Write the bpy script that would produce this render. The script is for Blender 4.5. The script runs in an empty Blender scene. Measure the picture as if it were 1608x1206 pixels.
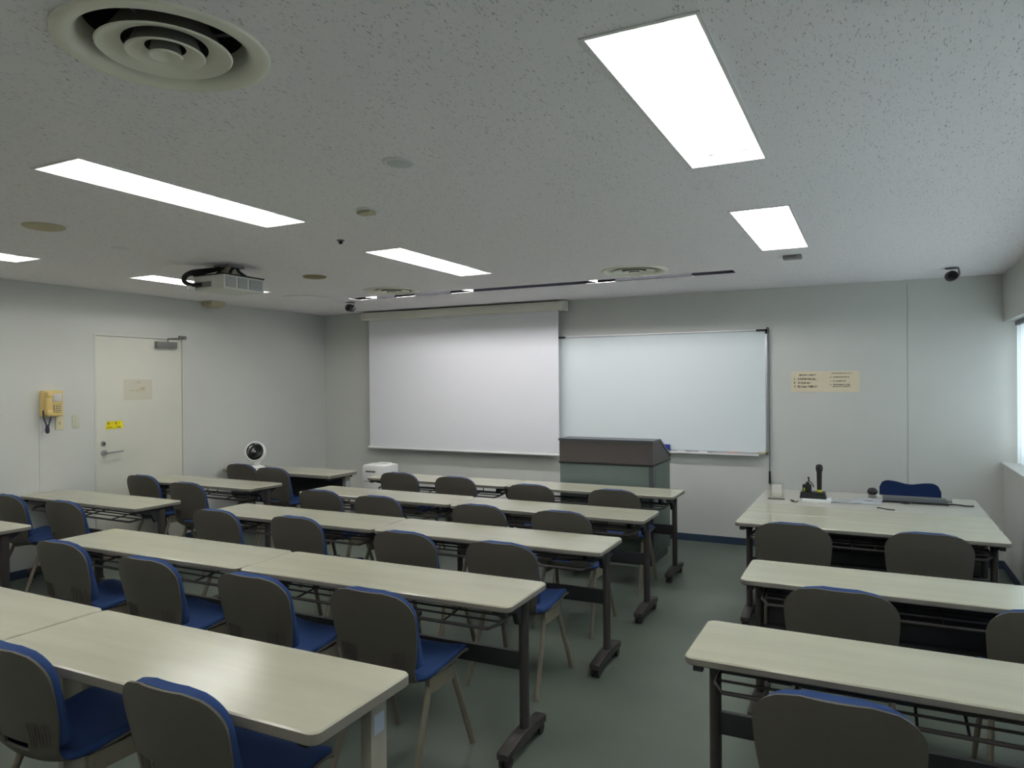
import bpy, bmesh, math, random
from mathutils import Vector, Matrix
PI = math.pi
S = bpy.context.scene
C = S.collection

# ------------------------------------------------------------------ camera, world, exposure
F_PX, YAW, PITCH, ROLL, HC = 1127.51, 0.46444, -0.00297, -0.00747, 1.6162
HCEIL, YF, XL, XR, YB = 2.4972, 7.291, -6.3808, 0.9957, -1.4
cy, sy, cp, sp, cr, sr = math.cos(YAW), math.sin(YAW), math.cos(PITCH), math.sin(PITCH), math.cos(ROLL), math.sin(ROLL)
r0 = Vector((cy, sy, 0)); f0 = Vector((-sy*cp, cy*cp, sp)); u0 = Vector((sy*sp, -cy*sp, cp))
right = r0*cr + u0*sr; up = -r0*sr + u0*cr
cam_d = bpy.data.cameras.new('camera'); cam = bpy.data.objects.new('camera', cam_d); C.objects.link(cam)
M4 = Matrix((right, up, -f0)).transposed().to_4x4(); M4.translation = Vector((0, 0, HC))
cam.matrix_world = M4
cam_d.sensor_width = 36; cam_d.sensor_fit = 'HORIZONTAL'; cam_d.lens = F_PX/1608*36; cam_d.clip_start = 0.02
S.camera = cam
vs = S.view_settings
vs.view_transform = 'Standard'; vs.look = 'None'; vs.gamma = 1; vs.use_curve_mapping = False
vs.exposure = 0.36
TUBE = 21.0           # emission of the fluorescent tubes
SKY = 3.6             # overcast sky outside the window
W = bpy.data.worlds.new('world'); S.world = W; W.use_nodes = True
bg = W.node_tree.nodes['Background']; bg.inputs[0].default_value = (0.89, 0.945, 1.0, 1); bg.inputs[1].default_value = SKY

# ------------------------------------------------------------------ materials
def lin(c):
    return tuple((v/12.92 if v <= .04045 else ((v+.055)/1.055)**2.4) for v in c)
def rgb(r, g, b): return lin((r/255, g/255, b/255))
MATS = {}
def mat(name, col, rough=.5, metal=0, noise=0, nscale=8, bump=0, bscale=200, coat=0, spec=.5, emit=0, stretch=None, coat_rough=.1):
    m = bpy.data.materials.new(name); m.use_nodes = True; MATS[name] = m
    nt = m.node_tree; b = nt.nodes['Principled BSDF']
    b.inputs['Base Color'].default_value = (*col, 1); b.inputs['Roughness'].default_value = rough
    b.inputs['Metallic'].default_value = metal; b.inputs['Specular IOR Level'].default_value = spec
    b.inputs['Coat Weight'].default_value = coat; b.inputs['Coat Roughness'].default_value = coat_rough
    if emit:
        b.inputs['Emission Color'].default_value = (*col, 1); b.inputs['Emission Strength'].default_value = emit
    tc = nt.nodes.new('ShaderNodeTexCoord'); src = tc.outputs['Object']
    if stretch:
        mp = nt.nodes.new('ShaderNodeMapping'); mp.inputs['Scale'].default_value = stretch
        nt.links.new(src, mp.inputs[0]); src = mp.outputs[0]
    if noise:
        n = nt.nodes.new('ShaderNodeTexNoise'); n.inputs['Scale'].default_value = nscale; n.inputs['Detail'].default_value = 5
        nt.links.new(src, n.inputs['Vector'])
        r = nt.nodes.new('ShaderNodeMapRange'); r.inputs[1].default_value = .3; r.inputs[2].default_value = .7
        r.inputs[3].default_value = 1-noise; r.inputs[4].default_value = 1+noise
        nt.links.new(n.outputs[0], r.inputs[0])
        mx = nt.nodes.new('ShaderNodeVectorMath'); mx.operation = 'SCALE'; mx.inputs[0].default_value = col
        nt.links.new(r.outputs[0], mx.inputs['Scale']); nt.links.new(mx.outputs[0], b.inputs['Base Color'])
    if bump:
        n = nt.nodes.new('ShaderNodeTexNoise'); n.inputs['Scale'].default_value = bscale; n.inputs['Detail'].default_value = 3
        nt.links.new(tc.outputs['Object'], n.inputs['Vector'])
        bp = nt.nodes.new('ShaderNodeBump'); bp.inputs['Strength'].default_value = bump; bp.inputs['Distance'].default_value = .002
        nt.links.new(n.outputs[0], bp.inputs['Height']); nt.links.new(bp.outputs[0], b.inputs['Normal'])
    return m

def ceiling_mat():
    m = mat('ceiling_fissured', rgb(248, 244, 246), .95, spec=.1)
    nt = m.node_tree; b = nt.nodes['Principled BSDF']; tc = nt.nodes.new('ShaderNodeTexCoord')
    def fiss(rot, sc, lo, hi):
        mp = nt.nodes.new('ShaderNodeMapping'); mp.inputs['Scale'].default_value = sc; mp.inputs['Rotation'].default_value = (0, 0, rot)
        nt.links.new(tc.outputs['Object'], mp.inputs[0])
        n = nt.nodes.new('ShaderNodeTexNoise'); n.inputs['Scale'].default_value = 1; n.inputs['Detail'].default_value = 2
        nt.links.new(mp.outputs[0], n.inputs['Vector'])
        r = nt.nodes.new('ShaderNodeMapRange'); r.inputs[1].default_value = lo; r.inputs[2].default_value = hi
        nt.links.new(n.outputs[0], r.inputs[0]); return r
    a = fiss(.35, (210, 42, 1), .64, .72); c = fiss(-.1, (160, 60, 1), .66, .74)
    mx = nt.nodes.new('ShaderNodeMath'); mx.operation = 'MAXIMUM'
    nt.links.new(a.outputs[0], mx.inputs[0]); nt.links.new(c.outputs[0], mx.inputs[1])
    mix = nt.nodes.new('ShaderNodeMix'); mix.data_type = 'RGBA'
    mix.inputs[6].default_value = (*rgb(248, 244, 246), 1); mix.inputs[7].default_value = (*rgb(186, 185, 183), 1)
    nt.links.new(mx.outputs[0], mix.inputs[0]); nt.links.new(mix.outputs[2], b.inputs['Base Color'])
    bp = nt.nodes.new('ShaderNodeBump'); bp.invert = True; bp.inputs['Strength'].default_value = .6; bp.inputs['Distance'].default_value = .003
    nt.links.new(mx.outputs[0], bp.inputs['Height']); nt.links.new(bp.outputs[0], b.inputs['Normal'])
    return m
ceiling_mat()
mat('wall', rgb(206, 207, 202), .6, noise=.012, nscale=2.5, bump=.05, bscale=120, spec=.3)
mat('joint', rgb(196, 197, 191), .8)
mat('door', rgb(217, 216, 204), .45, noise=.01, spec=.4)
mat('doorframe', rgb(208, 208, 200), .45)
def floor_mat():
    m = mat('floor_vinyl', rgb(99, 108, 99), .4, noise=.13, nscale=1.5, bump=.04, bscale=60, spec=.35)
floor_mat()
mat('baseboard', rgb(46, 62, 84), .5)
mat('tabletop', rgb(178, 176, 158), .2, noise=.05, nscale=1.0, stretch=(1.5, 14, 1), spec=.5)
mat('greytop', rgb(180, 178, 168), .22, noise=.02, nscale=3, spec=.5)
mat('edge', rgb(124, 120, 112), .5)
mat('darkmetal', rgb(62, 58, 56), .45, spec=.4)
mat('blackmetal', rgb(38, 38, 42), .5)
mat('caster', rgb(44, 42, 42), .55)
mat('whitemetal', rgb(150, 146, 134), .4)
mat('shell', rgb(86, 82, 75), .55, noise=.02, nscale=40, spec=.35)
mat('blue', rgb(46, 68, 114), .85, noise=.06, nscale=300, bump=.15, bscale=900, spec=.15)
mat('darkblue', rgb(30, 47, 88), .85, noise=.06, nscale=300, bump=.15, bscale=900, spec=.15)
mat('chairleg', rgb(120, 113, 98), .42, spec=.5)
mat('rubber', rgb(40, 38, 36), .7)
mat('white', rgb(228, 228, 226), .4)
mat('offwhite', rgb(216, 216, 208), .4)
mat('screen', rgb(236, 236, 240), .9, spec=.1)
mat('casing', rgb(224, 222, 210), .45)
mat('board', rgb(228, 236, 238), .22, spec=.5)
mat('alu', rgb(190, 192, 196), .35, metal=.7)
mat('black', rgb(22, 22, 24), .45)
mat('blackgloss', rgb(10, 10, 13), .15)
mat('podium_green', rgb(92, 105, 99), .5, noise=.015, nscale=20)
mat('podium_brown', rgb(78, 72, 70), .5, noise=.05, nscale=90, stretch=(.2, 1, 1))
mat('podium_trim', rgb(70, 72, 78), .4)
mat('beige', rgb(190, 182, 152), .5)
mat('tan', rgb(192, 178, 144), .6)
mat('brown', rgb(150, 134, 100), .6)
mat('ivory_metal', rgb(240, 238, 222), .45)
mat('cream_phone', rgb(216, 190, 122), .35, spec=.5)
mat('phone_dark', rgb(150, 124, 70), .5)
mat('phone_grey', rgb(206, 204, 202), .4)
mat('cord', rgb(60, 58, 82), .5)
mat('ivory', rgb(214, 204, 170), .45)
mat('ivory2', rgb(206, 205, 186), .45)
mat('steel', rgb(176, 176, 176), .3, metal=.8)
mat('closer', rgb(128, 128, 126), .4, metal=.5)
mat('yellow', rgb(232, 214, 12), .5)
mat('print_dark', rgb(70, 66, 60), .8)
mat('print_olive', rgb(120, 110, 20), .8)
mat('paper_beige', rgb(226, 214, 186), .75)
mat('paper_faint', rgb(208, 203, 186), .75)
mat('paper_pink', rgb(226, 224, 216), .75)
mat('paper', rgb(236, 238, 242), .6)
mat('grey', rgb(128, 128, 128), .5)
mat('midgrey', rgb(112, 113, 116), .5)
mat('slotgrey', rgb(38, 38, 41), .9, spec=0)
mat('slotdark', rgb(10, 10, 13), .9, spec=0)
mat('pan', rgb(240, 242, 240), .5)
mat('mic_yellow', rgb(200, 196, 40), .5)
mat('marker_pink', rgb(210, 150, 140), .5)
mat('eraserblue', rgb(40, 52, 150), .7)
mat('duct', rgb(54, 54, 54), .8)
mat('cone_shade', rgb(112, 110, 104), .8)  # grey with the shade inside the diffusers put into its colour
mat('speaker_grille', rgb(206, 209, 209), .6)
mat('sticker', rgb(168, 180, 198), .5)
mat('tube', (1.0, .99, .962), .5, emit=TUBE)
mat('slot_tube', (1.0, .985, .99), .5, emit=TUBE*3.0)
mat('slotlamp', (1, 1, 1), .5, emit=2.2)
def curtain_mat():
    m = bpy.data.materials.new('sheer'); m.use_nodes = True; MATS['sheer'] = m; nt = m.node_tree
    nt.nodes.clear(); o = nt.nodes.new('ShaderNodeOutputMaterial'); t = nt.nodes.new('ShaderNodeBsdfTranslucent')
    d = nt.nodes.new('ShaderNodeBsdfDiffuse'); mx = nt.nodes.new('ShaderNodeMixShader')
    t.inputs[0].default_value = (.86, .93, .95, 1); d.inputs[0].default_value = (.85, .9, .92, 1); mx.inputs[0].default_value = .35
    nt.links.new(t.outputs[0], mx.inputs[1]); nt.links.new(d.outputs[0], mx.inputs[2]); nt.links.new(mx.outputs[0], o.inputs[0])
curtain_mat()
def glass_mat(name, tint, gl):
    m = bpy.data.materials.new(name); m.use_nodes = True; MATS[name] = m; nt = m.node_tree
    nt.nodes.clear(); o = nt.nodes.new('ShaderNodeOutputMaterial'); t = nt.nodes.new('ShaderNodeBsdfTransparent')
    g = nt.nodes.new('ShaderNodeBsdfGlossy'); mx = nt.nodes.new('ShaderNodeMixShader'); fr = nt.nodes.new('ShaderNodeFresnel')
    t.inputs[0].default_value = (*tint, 1); g.inputs['Roughness'].default_value = gl; fr.inputs[0].default_value = 1.45
    nt.links.new(fr.outputs[0], mx.inputs[0]); nt.links.new(t.outputs[0], mx.inputs[1]); nt.links.new(g.outputs[0], mx.inputs[2])
    nt.links.new(mx.outputs[0], o.inputs[0])
glass_mat('glass', (.95, .98, .98), .02)
glass_mat('acrylic', (.95, .95, .93), .08)

# ------------------------------------------------------------------ mesh helpers
def B(): return bmesh.new()
def quad(bm, vs, mi=0):
    f = bm.faces.new(vs); f.material_index = mi; return f
def box(bm, x0, x1, y0, y1, z0, z1, mi=0, bev=0):
    v = [bm.verts.new((x, y, z)) for z in (z0, z1) for x, y in ((x0, y0), (x1, y0), (x1, y1), (x0, y1))]
    fs = [quad(bm, [v[i] for i in q], mi) for q in ((3, 2, 1, 0), (4, 5, 6, 7), (0, 1, 5, 4), (1, 2, 6, 5), (2, 3, 7, 6), (3, 0, 4, 7))]
    if bev:
        es = list({e for f in fs for e in f.edges})
        bmesh.ops.bevel(bm, geom=es, offset=bev, segments=2, affect='EDGES', profile=.6)
    return bm
def ring(bm, c, ax, ay, r, n):
    return [bm.verts.new(c + ax*(r*math.cos(2*PI*i/n)) + ay*(r*math.sin(2*PI*i/n))) for i in range(n)]
def loft(bm, rings, mi=0, caps=True):
    n = len(rings[0])
    for a, b in zip(rings, rings[1:]):
        for i in range(n): quad(bm, (a[i], a[(i+1) % n], b[(i+1) % n], b[i]), mi)
    if caps: quad(bm, rings[0][::-1], mi); quad(bm, rings[-1], mi)
def cyl(bm, p0, p1, ra, rb=None, n=12, mi=0):
    p0, p1 = Vector(p0), Vector(p1); rb = ra if rb is None else rb
    d = (p1-p0).normalized(); a = d.orthogonal().normalized(); b = d.cross(a)
    loft(bm, [ring(bm, p0, a, b, ra, n), ring(bm, p1, a, b, rb, n)], mi); return bm
def tube(bm, pts, r, n=8, mi=0, flat=1.0):
    pts = [Vector(p) for p in pts]; rs = []; a = None
    for i, p in enumerate(pts):
        d = (pts[min(i+1, len(pts)-1)] - pts[max(i-1, 0)]).normalized()
        a = d.orthogonal().normalized() if a is None else (a - d*a.dot(d)).normalized()
        rs.append(ring(bm, p, a, d.cross(a)*flat, r, n))
    loft(bm, rs, mi); return bm
def smooth_path(pts, k=6):
    pts = [Vector(p) for p in pts]; out = []
    P = [pts[0]*2-pts[1]] + pts + [pts[-1]*2-pts[-2]]
    for i in range(1, len(P)-2):
        for j in range(k):
            t = j/k; a, b, c, d = P[i-1], P[i], P[i+1], P[i+2]
            out.append(.5*((2*b) + (c-a)*t + (2*a-5*b+4*c-d)*t*t + (3*b-a-3*c+d)*t**3))
    return out + [pts[-1]]
def lathe(bm, prof, n=32, c=(0, 0, 0), mi=0, axis='z', caps=False):
    rs = []; c = Vector(c)
    ax = {'z': (Vector((1, 0, 0)), Vector((0, 1, 0)), Vector((0, 0, 1))), 'y': (Vector((1, 0, 0)), Vector((0, 0, 1)), Vector((0, -1, 0)))}[axis]
    for r, h in prof: rs.append(ring(bm, c + ax[2]*h, ax[0], ax[1], max(r, .0004), n))
    loft(bm, rs, mi, caps); return bm
def rrect(hx, hy, r, k=5):
    o = []
    for cx, cy_, a in ((hx-r, hy-r, 0), (-hx+r, hy-r, 90), (-hx+r, -hy+r, 180), (hx-r, -hy+r, 270)):
        for j in range(k+1):
            t = math.radians(a + 90*j/k); o.append((cx + r*math.cos(t), cy_ + r*math.sin(t)))
    return o
def slab(bm, hx, hy, r, z0, z1, bev=.004, side=0, top=0, c=(0, 0)):
    rs = []
    for z, ins in ((z0, bev), (z0+bev, 0), (z1-bev, 0), (z1, bev)):
        rs.append([bm.verts.new((x+c[0], y+c[1], z)) for x, y in rrect(hx-ins, hy-ins, max(r-ins, .001))])
    n = len(rs[0])
    for k_, (a, b) in enumerate(zip(rs, rs[1:])):
        for i in range(n): quad(bm, (a[i], a[(i+1) % n], b[(i+1) % n], b[i]), top if k_ == 2 else side)
    quad(bm, rs[0][::-1], side); quad(bm, rs[-1], top); return bm
def prism(bm, pts, a0, a1, axis='x', mi=0):
    def P(u, v, a): return {'x': (a, u, v), 'y': (u, a, v), 'z': (u, v, a)}[axis]
    A = [bm.verts.new(P(u, v, a0)) for u, v in pts]; D = [bm.verts.new(P(u, v, a1)) for u, v in pts]
    loft(bm, [A, D], mi); return bm
def obj(name, bm, m, parent=None, loc=(0, 0, 0), rz=0, smooth=40):
    bmesh.ops.recalc_face_normals(bm, faces=bm.faces)
    me = bpy.data.meshes.new(name); bm.to_mesh(me); bm.free()
    for k in (m if isinstance(m, (list, tuple)) else [m]): me.materials.append(MATS[k])
    if smooth:
        for p in me.polygons: p.use_smooth = True
        me.set_sharp_from_angle(angle=math.radians(smooth))
    o = bpy.data.objects.new(name, me); C.objects.link(o); o.location = loc; o.rotation_euler = (0, 0, rz)
    if parent: o.parent = parent
    return o
def tag(o, label, cat, group=None):
    o['label'] = label; o['category'] = cat
    if group: o['group'] = group
    return o
def thing(name, label, cat, loc=(0, 0, 0), rz=0, group=None):
    o = bpy.data.objects.new(name, None); C.objects.link(o); o.location = loc; o.rotation_euler = (0, 0, rz)
    o.empty_display_size = .1
    return tag(o, label, cat, group)
def struct(name, bm, m, parent=None, loc=(0, 0, 0), smooth=0):
    o = obj(name, bm, m, parent, loc, 0, smooth)
    if not parent: o['kind'] = 'structure'
    return o
def copy_tree(o, parent=None):
    c = o.copy(); C.objects.link(c); c.parent = parent
    for ch in list(o.children): copy_tree(ch, c)
    return c

# ------------------------------------------------------------------ room shell
struct('floor', box(B(), XL-.1, XR+.5, YB-.1, YF+.1, -.1, 0), 'floor_vinyl')
LX = (-5.30, -2.89, -.515); LY = (2.368, 4.497, .239)   # centres of the recessed lights
LHX, LHY = .144, .627
DIFF = ((-1.655, 1.285), (-1.69, 5.565), (-4.09, 5.615))
SX0, SX1, SY0, SY1 = -4.87, -.99, 5.93, 6.10
holes = [(x-LHX, x+LHX, y-LHY, y+LHY) for x in LX for y in LY] + [(x-.262, x+.262, y-.262, y+.262) for x, y in DIFF] + [(SX0, SX1, SY0, SY1)]
bm = B()
xs = sorted({XL-.1, XR+.5, *[h[0] for h in holes], *[h[1] for h in holes]}); ys = sorted({YB-.1, YF+.1, *[h[2] for h in holes], *[h[3] for h in holes]})
vv = {}
def gv(x, y):
    if (x, y) not in vv: vv[(x, y)] = bm.verts.new((x, y, HCEIL))
    return vv[(x, y)]
for x0, x1 in zip(xs, xs[1:]):
    for y0, y1 in zip(ys, ys[1:]):
        mx_, my_ = (x0+x1)/2, (y0+y1)/2
        if any(h[0] < mx_ < h[1] and h[2] < my_ < h[3] for h in holes): continue
        quad(bm, (gv(x0, y0), gv(x0, y1), gv(x1, y1), gv(x1, y0)))
for cx_, cy_ in DIFF:      # round openings for the air diffusers
    a_, b_ = [], []
    for i in range(48):
        an = 2*PI*i/48; c_, s_ = math.cos(an), math.sin(an); q = .262/max(abs(c_), abs(s_))
        a_.append(bm.verts.new((cx_+.232*c_, cy_+.232*s_, HCEIL))); b_.append(bm.verts.new((cx_+q*c_, cy_+q*s_, HCEIL)))
    for i in range(48): quad(bm, (a_[i], a_[(i+1) % 48], b_[(i+1) % 48], b_[i]))
ex = bmesh.ops.extrude_face_region(bm, geom=bm.faces[:])
bmesh.ops.translate(bm, verts=[g for g in ex['geom'] if isinstance(g, bmesh.types.BMVert)], vec=(0, 0, .02))
ceil_ = struct('ceiling', bm, 'ceiling_fissured')
struct('slab_above', box(B(), XL-.2, XR+.6, YB-.2, YF+.2, HCEIL+.35, HCEIL+.4), 'duct', ceil_)
wf = struct('wall_front', box(B(), XL-.1, XR+.5, YF+.014, YF+.1, 0, HCEIL), 'joint')
struct('wall_panel', box(B(), XL-.1, .284, YF, YF+.012, 0, HCEIL, bev=.0015), 'wall', wf)
struct('wall_panel', box(B(), .2865, XR+.5, YF, YF+.012, 0, HCEIL, bev=.0015), 'wall', wf)
DY0, DY1, DZ = 4.192, 5.117, 2.075
wl = struct('wall_left', box(B(), XL-.15, XL-.06, YB-.1, YF+.1, 0, HCEIL), 'joint')
struct('wall_panel', box(B(), XL-.05, XL, YB-.1, DY0-.018, 0, HCEIL), 'wall', wl)
struct('wall_panel', box(B(), XL-.05, XL, DY1+.018, YF, 0, HCEIL), 'wall', wl)
struct('wall_panel', box(B(), XL-.05, XL, DY0-.018, DY1+.018, DZ+.018, HCEIL), 'wall', wl)
struct('wall_back', box(B(), XL-.1, XR+.5, YB-.1, YB, 0, HCEIL), 'wall')
ZS, ZT, WX = .905, 2.09, 1.27
wr = struct('wall_right', box(B(), XR, XR+.06, YB, YF, 0, ZS-.03), 'wall')
struct('upper_panel', box(B(), XR, XR+.06, YB, YF, ZT, HCEIL), 'wall', wr)
struct('soffit', box(B(), XR+.06, WX+.1, YB, YF, ZT, ZT+.02), 'wall', wr)
WY0 = 1.6
struct('window_end_wall', box(B(), XR, WX+.1, YB, WY0, ZS, ZT), 'wall', wr)
struct('outer_wall_low', box(B(), WX, WX+.1, YB, YF, 0, ZS), 'wall', wr)
struct('outer_wall_high', box(B(), WX, WX+.1, YB, YF, ZT+.02, HCEIL), 'wall', wr)
struct('trim_1', box(B(), XR-.02, WX+.02, YB, YF, ZS-.03, ZS, bev=.004), 'wall')
struct('baseboard_front', box(B(), XL, XR, YF-.008, YF, 0, .07, bev=.002), 'baseboard')
bl = struct('baseboard_left', box(B(), XL, XL+.008, YB, DY0-.018, 0, .07, bev=.002), 'baseboard')
struct('baseboard_piece', box(B(), XL, XL+.008, DY1+.018, YF-.008, 0, .07, bev=.002), 'baseboard', bl)
struct('baseboard_right', box(B(), XR-.008, XR, YB, YF-.008, 0, .07, bev=.002), 'baseboard')
# window on the right wall
w1 = struct('window_1', box(B(), WX+.01, WX+.06, WY0, YF, ZS, ZS+.05), 'alu')
struct('window_frame', box(B(), WX+.01, WX+.06, WY0, YF, ZT-.05, ZT), 'alu', w1)
for y in (WY0+.02, 3.0, 4.4, 5.8, 7.25):
    struct('mullion', box(B(), WX+.01, WX+.06, y-.02, y+.04, ZS+.05, ZT-.05), 'alu', w1)
for y, q in ((WY0+.06, 2.98), (3.04, 4.38), (4.44, 5.78), (5.84, 7.23)):
    struct('pane', box(B(), WX+.03, WX+.036, y, q, ZS+.05, ZT-.05), 'glass', w1)
# sheer curtain
bm = B(); n = 460; rows_ = []
cy0, cy1 = WY0+.03, 7.21
for z in (ZS+.012, 1.5, ZT-.04):
    rows_.append([bm.verts.new((1.092 + .018*math.sin(i*.62) + .005*math.sin(i*.23+1), cy0+(cy1-cy0)*i/n, z)) for i in range(n+1)])
for a, b in zip(rows_, rows_[1:]):
    for i in range(n): quad(bm, (a[i], a[i+1], b[i+1], b[i]))
cu = thing('sheer_curtain', 'white sheer pleated curtain glowing with daylight on the right window', 'curtain', (0, 0, 0))
obj('cloth', bm, 'sheer', cu, smooth=180)
obj('rail', box(B(), 1.068, 1.115, cy0, cy1, ZT-.035, ZT-.002), 'midgrey', cu)
# door on the left wall
d1 = struct('door_1', box(B(), XL-.045, XL-.006, DY0+.004, DY1-.004, .008, DZ-.004, bev=.002), 'door')
bm = B(); box(bm, XL-.05, XL+.004, DY0-.018, DY0, 0, DZ+.018); box(bm, XL-.05, XL+.004, DY1, DY1+.018, 0, DZ+.018); box(bm, XL-.05, XL+.004, DY0, DY1, DZ, DZ+.018)
obj('door_frame', bm, 'doorframe', d1)
hd = obj('door_handle', cyl(B(), (XL-.006, 4.262, .985), (XL+.012, 4.262, .985), .026, n=20), 'steel', d1)
obj('lever', tube(B(), smooth_path([(XL+.01, 4.262, .985), (XL+.05, 4.264, .985), (XL+.056, 4.29, .986), (XL+.052, 4.42, .992)]), .0085), 'steel', hd)
lk = obj('door_lock', cyl(B(), (XL-.006, 4.258, 1.07), (XL+.01, 4.258, 1.07), .024, .02, 20), 'steel', d1)
obj('thumb_turn', box(B(), XL+.01, XL+.026, 4.252, 4.264, 1.055, 1.085, bev=.002), 'closer', lk)
cl = obj('door_closer', box(B(), XL-.006, XL+.045, 4.80, 5.03, 1.985, 2.045, bev=.006), 'closer', d1)
obj('closer_arm', tube(B(), [(XL+.03, 4.93, 2.05), (XL+.03, 4.93, 2.075), (XL+.10, 4.97, 2.078), (XL+.17, 5.01, 2.08)], .009, flat=.6), 'closer', cl)
obj('closer_link', tube(B(), [(XL+.17, 5.01, 2.088), (XL+.09, 5.06, 2.092), (XL+.02, 5.11, 2.095)], .009, flat=.6), 'closer', cl)
obj('closer_bracket', box(B(), XL+.004, XL+.03, 5.07, 5.15, 2.083, 2.115, bev=.003), 'closer', cl)

# ------------------------------------------------------------------ ceiling lights
def make_light():
    t = thing('ceiling_light', '', 'light', (0, 0, HCEIL))
    bm = B(); hx, hy, h = LHX-.002, LHY-.002, .115
    v = lambda x, y, z: bm.verts.new((x, y, z))
    b4 = [v(-hx, -hy, 0), v(hx, -hy, 0), v(hx, hy, 0), v(-hx, hy, 0)]
    t4 = [v(-hx*.72, -hy+.01, h), v(hx*.72, -hy+.01, h), v(hx*.72, hy-.01, h), v(-hx*.72, hy-.01, h)]
    for i in range(4): quad(bm, (b4[i], b4[(i+1) % 4], t4[(i+1) % 4], t4[i]))
    quad(bm, t4[::-1])
    obj('reflector', bm, 'pan', t, smooth=0)
    bm = B(); w = .012
    for a in (((-hx-w, hx+w, -hy-w, -hy)), (-hx-w, hx+w, hy, hy+w), (-hx-w, -hx, -hy, hy), (hx, hx+w, -hy, hy)):
        box(bm, *a, -.004, .004)
    obj('frame', bm, 'white', t)
    for sx in (-1, 1):
        tb = obj('tube', cyl(B(), (sx*.062, -.585, .048), (sx*.062, .585, .048), .0150, n=10), 'tube', t)
        for s in (-1, 1):
            obj('lamp_holder', box(B(), sx*.062-.016, sx*.062+.016, s*.597-.012, s*.597+.012, .03, .114, bev=.003), 'white', t)
    return t
LL = {(0, 0): 'recessed fluorescent light cut off at the left edge of the photo', (1, 0): 'long recessed fluorescent light below the large air diffuser', (2, 0): 'largest and nearest recessed fluorescent light, top right of the ceiling',
      (0, 1): 'recessed fluorescent light half hidden behind the projector', (1, 1): 'recessed fluorescent light above the projection screen', (2, 1): 'recessed fluorescent light above the whiteboard, nearest the window',
      (0, 2): 'recessed light behind the camera on the door side', (1, 2): 'recessed light behind the camera in the middle', (2, 2): 'recessed light behind the camera on the window side'}
L0 = make_light()
first = True
for i, x in enumerate(LX):
    for j, y in enumerate(LY):
        o = L0 if first else copy_tree(L0); first = False
        o.location = (x, y, HCEIL); o['label'] = LL[(i, j)]; o['group'] = 'recessed ceiling lights'
# light slot in front of the board
t = thing('light_slot', 'long dark slot in the ceiling with three small lamps before the screen', 'light slot', (0, 0, HCEIL))
bm = B(); z1 = .14
for a in ((SX0-.01, SX1+.01, SY1, SY1+.01), (SX0-.01, SX1+.01, SY0-.01, SY0), (SX0-.01, SX0, SY0, SY1), (SX1, SX1+.01, SY0, SY1)): box(bm, *a, .002, z1)
box(bm, SX0-.01, SX1+.01, SY0-.01, SY1+.01, z1, z1+.01)
obj('channel', bm, 'slotdark', t)
for a, b, m in ((-4.62, -4.39, 'slotgrey'), (-4.15, -3.72, 'slotgrey'), (-2.02, -1.35, 'slotgrey'), (-3.45, -2.3, 'slotdark'), (-1.33, -1.0, 'slotdark')):
    obj('cover_plate', box(B(), a, b, SY1-.02, SY1-.001, .001, .09), m, t)
for x0, x1 in ((-4.86, -4.63), (-3.66, -3.47), (-2.32, -2.19)):
    bm = B(); prism(bm, [(x0, .035), (x1, .002), (x1, .075), (x0+.03, .07)], SY1-.06, SY1-.005, 'y')
    obj('lamp', bm, 'slotlamp', t, smooth=0)
for k in range(3):
    x0 = -4.84 + k*1.285
    obj('tube', cyl(B(), (x0, SY0+.022, .048), (x0+1.2, SY0+.022, .048), .0145, n=10), 'slot_tube', t)

# ------------------------------------------------------------------ ceiling fittings
def diffuser(label, c, s=1.0):
    t = thing('air_diffuser', label, 'air diffuser', (c[0], c[1], HCEIL), 0, 'round ceiling air diffusers')
    obj('rim', lathe(B(), [(.262, 0), (.26, -.008), (.246, -.014), (.230, -.011), (.214, -.002), (.200, .018), (.194, .06)], 56), 'ivory_metal', t)
    for nm, re_, h in (('outer_cone', .166, -.010), ('inner_cone', .098, -.016), ('centre_disc', .042, -.02)):
        ri = {.166: .105, .098: .05, .042: .0}[re_]
        o = obj(nm, lathe(B(), [(re_, h+.003), (re_-.004, h-.001), (re_-.012, h+.002), ((re_+ri)/2, h+.012), (ri, h+.02)], 48), 'ivory_metal', t)
        obj('cone_back_shade', lathe(B(), [(re_, h+.004), (re_*.88, h+.02), (re_*.72, h+.06), (re_*.6, h+.09)], 40), 'cone_shade', o)  # separate upper side, coloured dark to stand for the unlit gap around the cone
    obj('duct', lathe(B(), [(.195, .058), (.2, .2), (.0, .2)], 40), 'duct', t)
    bm = B()
    for a in range(4):
        an = a*PI/2+.4; cyl(bm, (.03*math.cos(an), .03*math.sin(an), .03), (.2*math.cos(an), .2*math.sin(an), .03), .004, n=6)
    obj('spokes', bm, 'midgrey', t)
diffuser('large round air diffuser nearest the camera, top left of the ceiling', DIFF[0])
diffuser('round air diffuser in the ceiling above the whiteboard', DIFF[1])
diffuser('round air diffuser in the ceiling above the projection screen', DIFF[2])
t = thing('ceiling_speaker', 'small round pale grey fitting between the big diffuser and screen light', 'ceiling fitting', (-1.68, 2.362, HCEIL))
obj('flange', lathe(B(), [(.068, 0), (.066, -.006), (.055, -.01), (.05, -.008)], 32), 'white', t)
obj('grille', lathe(B(), [(.052, -.006), (.03, -.014), (.0, -.016)], 32), 'speaker_grille', t)
t = thing('smoke_detector', 'small beige wedge-shaped fitting on the ceiling above the screen light', 'detector', (-2.285, 2.94, HCEIL))
obj('base', lathe(B(), [(.062, 0), (.06, -.008), (.0, -.01)], 28), 'white', t)
obj('sensor', box(B(), -.05, .03, -.03, .03, -.026, -.008, bev=.006), 'beige', t)
t = thing('motion_sensor', 'tiny dark sensor stud on the ceiling left of the screen light', 'sensor', (-2.92, 3.487, HCEIL))
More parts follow.
